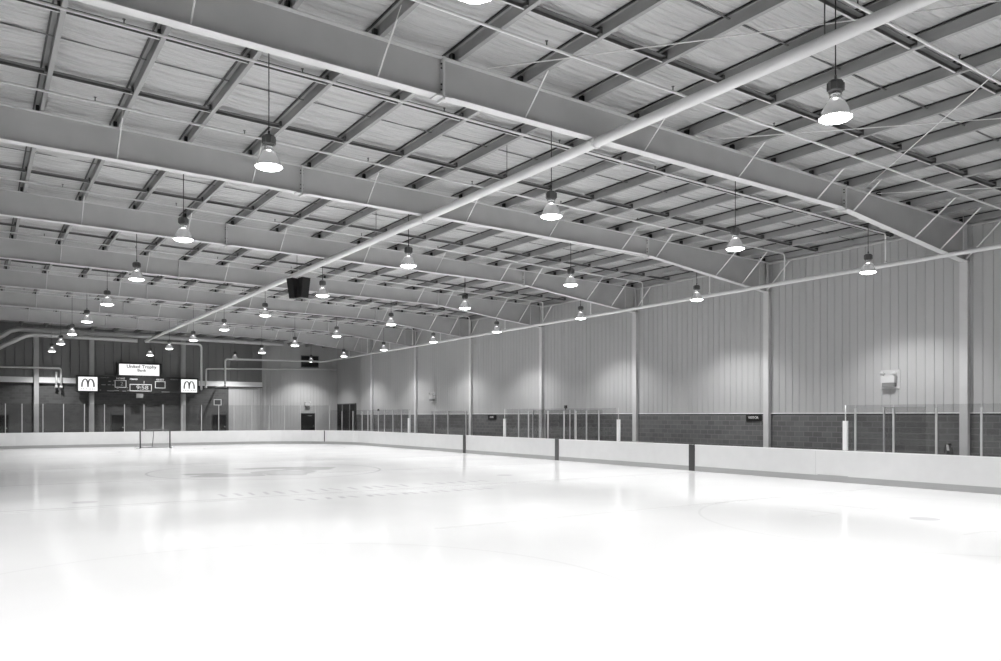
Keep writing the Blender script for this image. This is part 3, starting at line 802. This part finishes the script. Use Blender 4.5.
text_mesh('clock_digits', '9:58', .46, M['sb_mid'], sb, (11.05, -.01, 4.43), R90, bold=.008, sx=1.15)
text_mesh('home_lettering', 'HOME', .20, M['sb_line'], sb, (9.47, -.01, 5.13), R90, bold=.006, sx=1.1)
text_mesh('guest_lettering', 'GUEST', .20, M['sb_line'], sb, (12.39, -.01, 5.11), R90, bold=.006)
text_mesh('period_lettering', 'PERIOD', .16, M['sb_line'], sb, (10.42, -.01, 5.10), R90, bold=.006, sx=1.05)
text_mesh('penalty_lettering', 'PENALTY', .14, M['sb_soft'], sb, (8.35, -.01, 5.18), R90, sx=1.1)
text_mesh('penalty_lettering', 'PENALTY', .14, M['sb_soft'], sb, (13.45, -.01, 5.16), R90, sx=1.0)
text_mesh('period_digit', '1', .30, M['sb_line'], sb, (11.18, -.01, 4.86), R90)
text_mesh('score_digit', '2', .42, M['sb_soft'], sb, (9.55, -.01, 4.71), R90)
sm2 = MB(); rr = random.Random(9)
for (x, z, l) in ((8.1, 4.62, .3), (8.55, 4.63, .2), (8.85, 4.62, .25), (8.6, 4.9, .18), (8.95, 4.95, .12), (8.5, 4.15, .5), (9.0, 4.18, .35), (9.6, 4.15, .25), (9.95, 4.2, .12), (9.2, 4.35, .1), (12.5, 4.13, .6), (9.95, 4.42, .06), (7.98, 4.2, .10)):
    sm2.box(x, x+l, -.012, 0, z-.03, z+.02)
sm2.build('small_grey_bars', M['sb_soft'], sb)  # short grey bars scattered over the scoreboard face
MB().box(10.62, 11.12, -.02, .15, 3.62, 3.96).build('horn_box', M['grey'], sb)
# sign on top
ts = thing('advertising_sign', 'glowing white advertising sign standing on top of the scoreboard', 'sign', (0, SY, 0))
MB().box(9.18, 12.50, -.012, .3, 5.325, 6.42).build('sign_case', M['sb'], ts)
MB().box(9.36, 12.32, -.02, -.0, 5.42, 6.30).build('backlit_panel', M['backlit'], ts)
text_mesh('lettering', 'United Trophy', .36, M['letter'], ts, (11.0, -.026, 6.11), R90, sx=1.02, bold=.009, depth=.004)
text_mesh('lettering', 'Bank', .30, M['letter'], ts, (11.0, -.026, 5.82), R90, sx=1.1, bold=.007, depth=.004)

# spiral ducts
def duct(pts, r, lab):
    P = []
    for a, b in zip(pts[:-1], pts[1:]):
        a, b = Vector(a), Vector(b); n = max(1, int((b-a).length / .12))
        P += [a + (b-a)*i/n for i in range(n)]
    P.append(Vector(pts[-1]))
    t = thing('spiral_duct', lab, 'duct', (0, 0, 0), 0, 'spiral ducts')
    MB().tube(P, r, 14, rs=[r * (1.04 if i % 2 else 1.0) for i in range(len(P))]).build('duct_run', M['duct'], t)
    for i in (60,):
        if i < len(P)-1: MB().tube([P[i], P[i+1]], r*1.12, 14).build('duct_collar', M['duct'], t)
duct([(-2.0, 66.5, 5.7), (1.45, 66.5, 7.88), (2.0, 66.5, 8.3), (2.5, 66.5, 8.46), (21.9, 66.5, 8.33)], .175, 'upper ribbed round duct below the roof at the end wall, bending down at left')
duct([(-2.0, 65.9, 4.9), (1.6, 65.9, 7.2), (2.9, 65.9, 7.95), (3.4, 65.9, 8.06), (10.3, 65.9, 7.98)], .16, 'lower ribbed round duct behind the upper one, bending down at left')

# smaller pipes on the end wall
def wpipe(pts, r, lab):
    t = thing('wall_pipe', lab, 'pipe', (0, 0, 0), 0, 'end wall pipes')
    MB().tube(pts, r, 12).build('pipe_run', M['pipe'], t)
    MB().tube([pts[-1], (pts[-1][0], pts[-1][1], pts[-1][2]+.18)], r*1.4, 12).build('end_fitting', M['pipe'], t)
    MB().tube([(pts[-1][0], pts[-1][1], pts[-1][2]+.1), (pts[-1][0], YE, pts[-1][2]+.1)], r*.8, 10).build('wall_run', M['pipe'], t)
wpipe([(XL+.1, 68.8, 5.78)] + arc((5.15, 68.8, 5.82), (5.36, 68.8, 5.82), (5.36, 68.8, 5.6)) + [(5.36, 68.8, 4.30)], .07, 'white pipe crossing the left of the end wall and turning down')
wpipe([(5.05, 68.9, 5.55), (5.05, 68.9, 4.32)], .07, 'short white vertical pipe stub left of the scoreboard')
wpipe([(XREC-.2, 68.85, 6.42), (26, 68.85, 6.42)] + arc((16.25, 68.85, 6.14), (16.05, 68.85, 6.14), (16.05, 68.85, 5.95)) + [(16.05, 68.85, 4.52)], .07, 'white pipe crossing the right of the end wall and turning down')

# louver, lamp, framed box, emergency lights
lv = thing('wall_louver', 'dark square louver high in the right corner of the end wall', 'louver', (0, YE, 0))
MB().box(24.4, 26.0, -.05, 0, 6.6, 7.6).build('louver_back', M['doorway'], lv)
f_ = rim(24.35, 26.05, 6.55, 7.65, .06); o = f_.build('louver_frame', M['grey'], lv); o.location = (0, -.06, 0)
sl = MB()
for i in range(8): sl.hexa([(24.42, -.09, 6.64+i*.12), (25.98, -.09, 6.64+i*.12), (25.98, -.05, 6.70+i*.12), (24.42, -.05, 6.70+i*.12)], [(24.42, -.09, 6.65+i*.12), (25.98, -.09, 6.65+i*.12), (25.98, -.05, 6.71+i*.12), (24.42, -.05, 6.71+i*.12)])
sl.build('louver_slats', M['dark'], lv)
fb_ = thing('wall_frame', 'small square pale frame hung on the block end wall', 'frame', (17.08, YE, 3.33))
o = rim(-.32, .32, -.26, .26, .06).build('frame_rim', M['steel_light'], fb_); o.location = (0, -.02, 0)
MB().box(-.27, .27, -.02, 0, -.21, .21).build('frame_face', M['dark'], fb_)

def emergency(loc, rz_, s, lab, plate=True):
    r = thing('emergency_light', lab, 'emergency light', loc, rz_, 'emergency lights')
    r.scale = (s*1.3, s, s)
    if plate: MB().box(-.27, .27, .16, .18, -.33, .33).build('backing_plate', M['post'], r)
    c = MB(); c.box(-.19, .19, -.02, .16, -.12, .12); c.build('battery_box', M['white'], r)
    MB().box(-.16, .17, .0, .15, -.26, -.12).build('lower_bracket', M['grey'], r)
    for sx in (-1, 1):
        h_ = MB().lathe([(.015, -.07), (.055, -.05), (.075, 0), (.072, .01), (.001, .012)], (0, 0, 0), 12)
        o = h_.build('lamp_head', M['white'], r); o.location = (sx*.17, .0, .20); o.rotation_euler = (PI*.6, 0, sx*.5)
        MB().tube([(sx*.12, .07, .10), (sx*.17, .05, .17)], .015, 6).build('swivel', M['grey'], r)
# local -Y faces the room: on the right wall that is -X
emergency((XR-.19, 15.32, 3.48), -PI/2, 1.0, 'white twin-head emergency light on the right wall, near columns')
emergency((XR-.21, 48.4, 3.5), -PI/2, 1.1, 'small twin-head emergency light far along the right wall')
emergency((24.95, YE-.18, 3.22), 0, .95, 'small emergency light above the black door in the far corner', plate=False)

def wsign(y0, y1, z0, z1, txt, lab):
    s_ = thing('wall_sign', lab, 'sign', (XR, (y0+y1)/2, (z0+z1)/2))
    MB().box(-.05, -.0, -(y1-y0)/2, (y1-y0)/2, -(z1-z0)/2, (z1-z0)/2).build('sign_plate', M['sign_black'], s_)
    text_mesh('lettering', txt, .15, M['letter_w'], s_, (-.055, 0, -.0), (PI/2, 0, -PI/2), bold=.0, sx=.95 if len(txt) > 5 else 1.0)
wsign(20.75, 21.50, 1.99, 2.26, 'VISITOR', 'black VISITOR sign on the dark block wall beside a column')
wsign(40.40, 41.30, 1.96, 2.25, 'HOME', 'small black HOME sign on the dark block wall')

# small dark wall speaker/bell boxes and bin behind the near glass
def knob(y, z, x, lab):
    t = thing('wall_fixture', lab, 'fixture', (x, y, z), 0, 'small dark wall fixtures')
    MB().box(-.10, 0, -.07, .07, -.06, .10).build('housing', M['dark'], t)
    MB().tube([(-.05, 0, -.06), (-.05, 0, -.14)], .025, 8).build('stem', M['dark'], t)
knob(33.5, 2.66, XR, 'tiny dark fixture above the penalty box glass')
knob(57.4, 2.62, XR, 'tiny dark fixture near the farthest right column')
fx = thing('fire_extinguisher', 'dark extinguisher with a pale tag beside the nearest column behind glass', 'extinguisher', (26.40, 13.22, .80))
MB().lathe([(.02, -.3), (.10, -.29), (.11, -.25), (.11, .25), (.09, .33), (.045, .38), (.03, .40), (.03, .44)], (0, 0, 0), 14, cap=True).build('cylinder', M['dark'], fx)
MB().lathe([(.001, .44), (.05, .445), (.05, .50), (.001, .51)], (0, 0, 0), 10).build('valve', M['black'], fx)
MB().tube([(-.04, .0, .49), (-.12, .08, .44), (-.12, .1, .2)], .014, 6).build('hose', M['black'], fx)
MB().hexa([(-.14, .02, .28), (-.14, -.06, .28), (-.12, -.06, .28), (-.12, .02, .28)], [(-.12, .05, .47), (-.12, .0, .47), (-.10, .0, .47), (-.10, .05, .47)]).build('tag', M['white'], fx)
MB().box(-.02, .19, -.05, .05, -.05, .05).build('wall_bracket', M['dark'], fx)
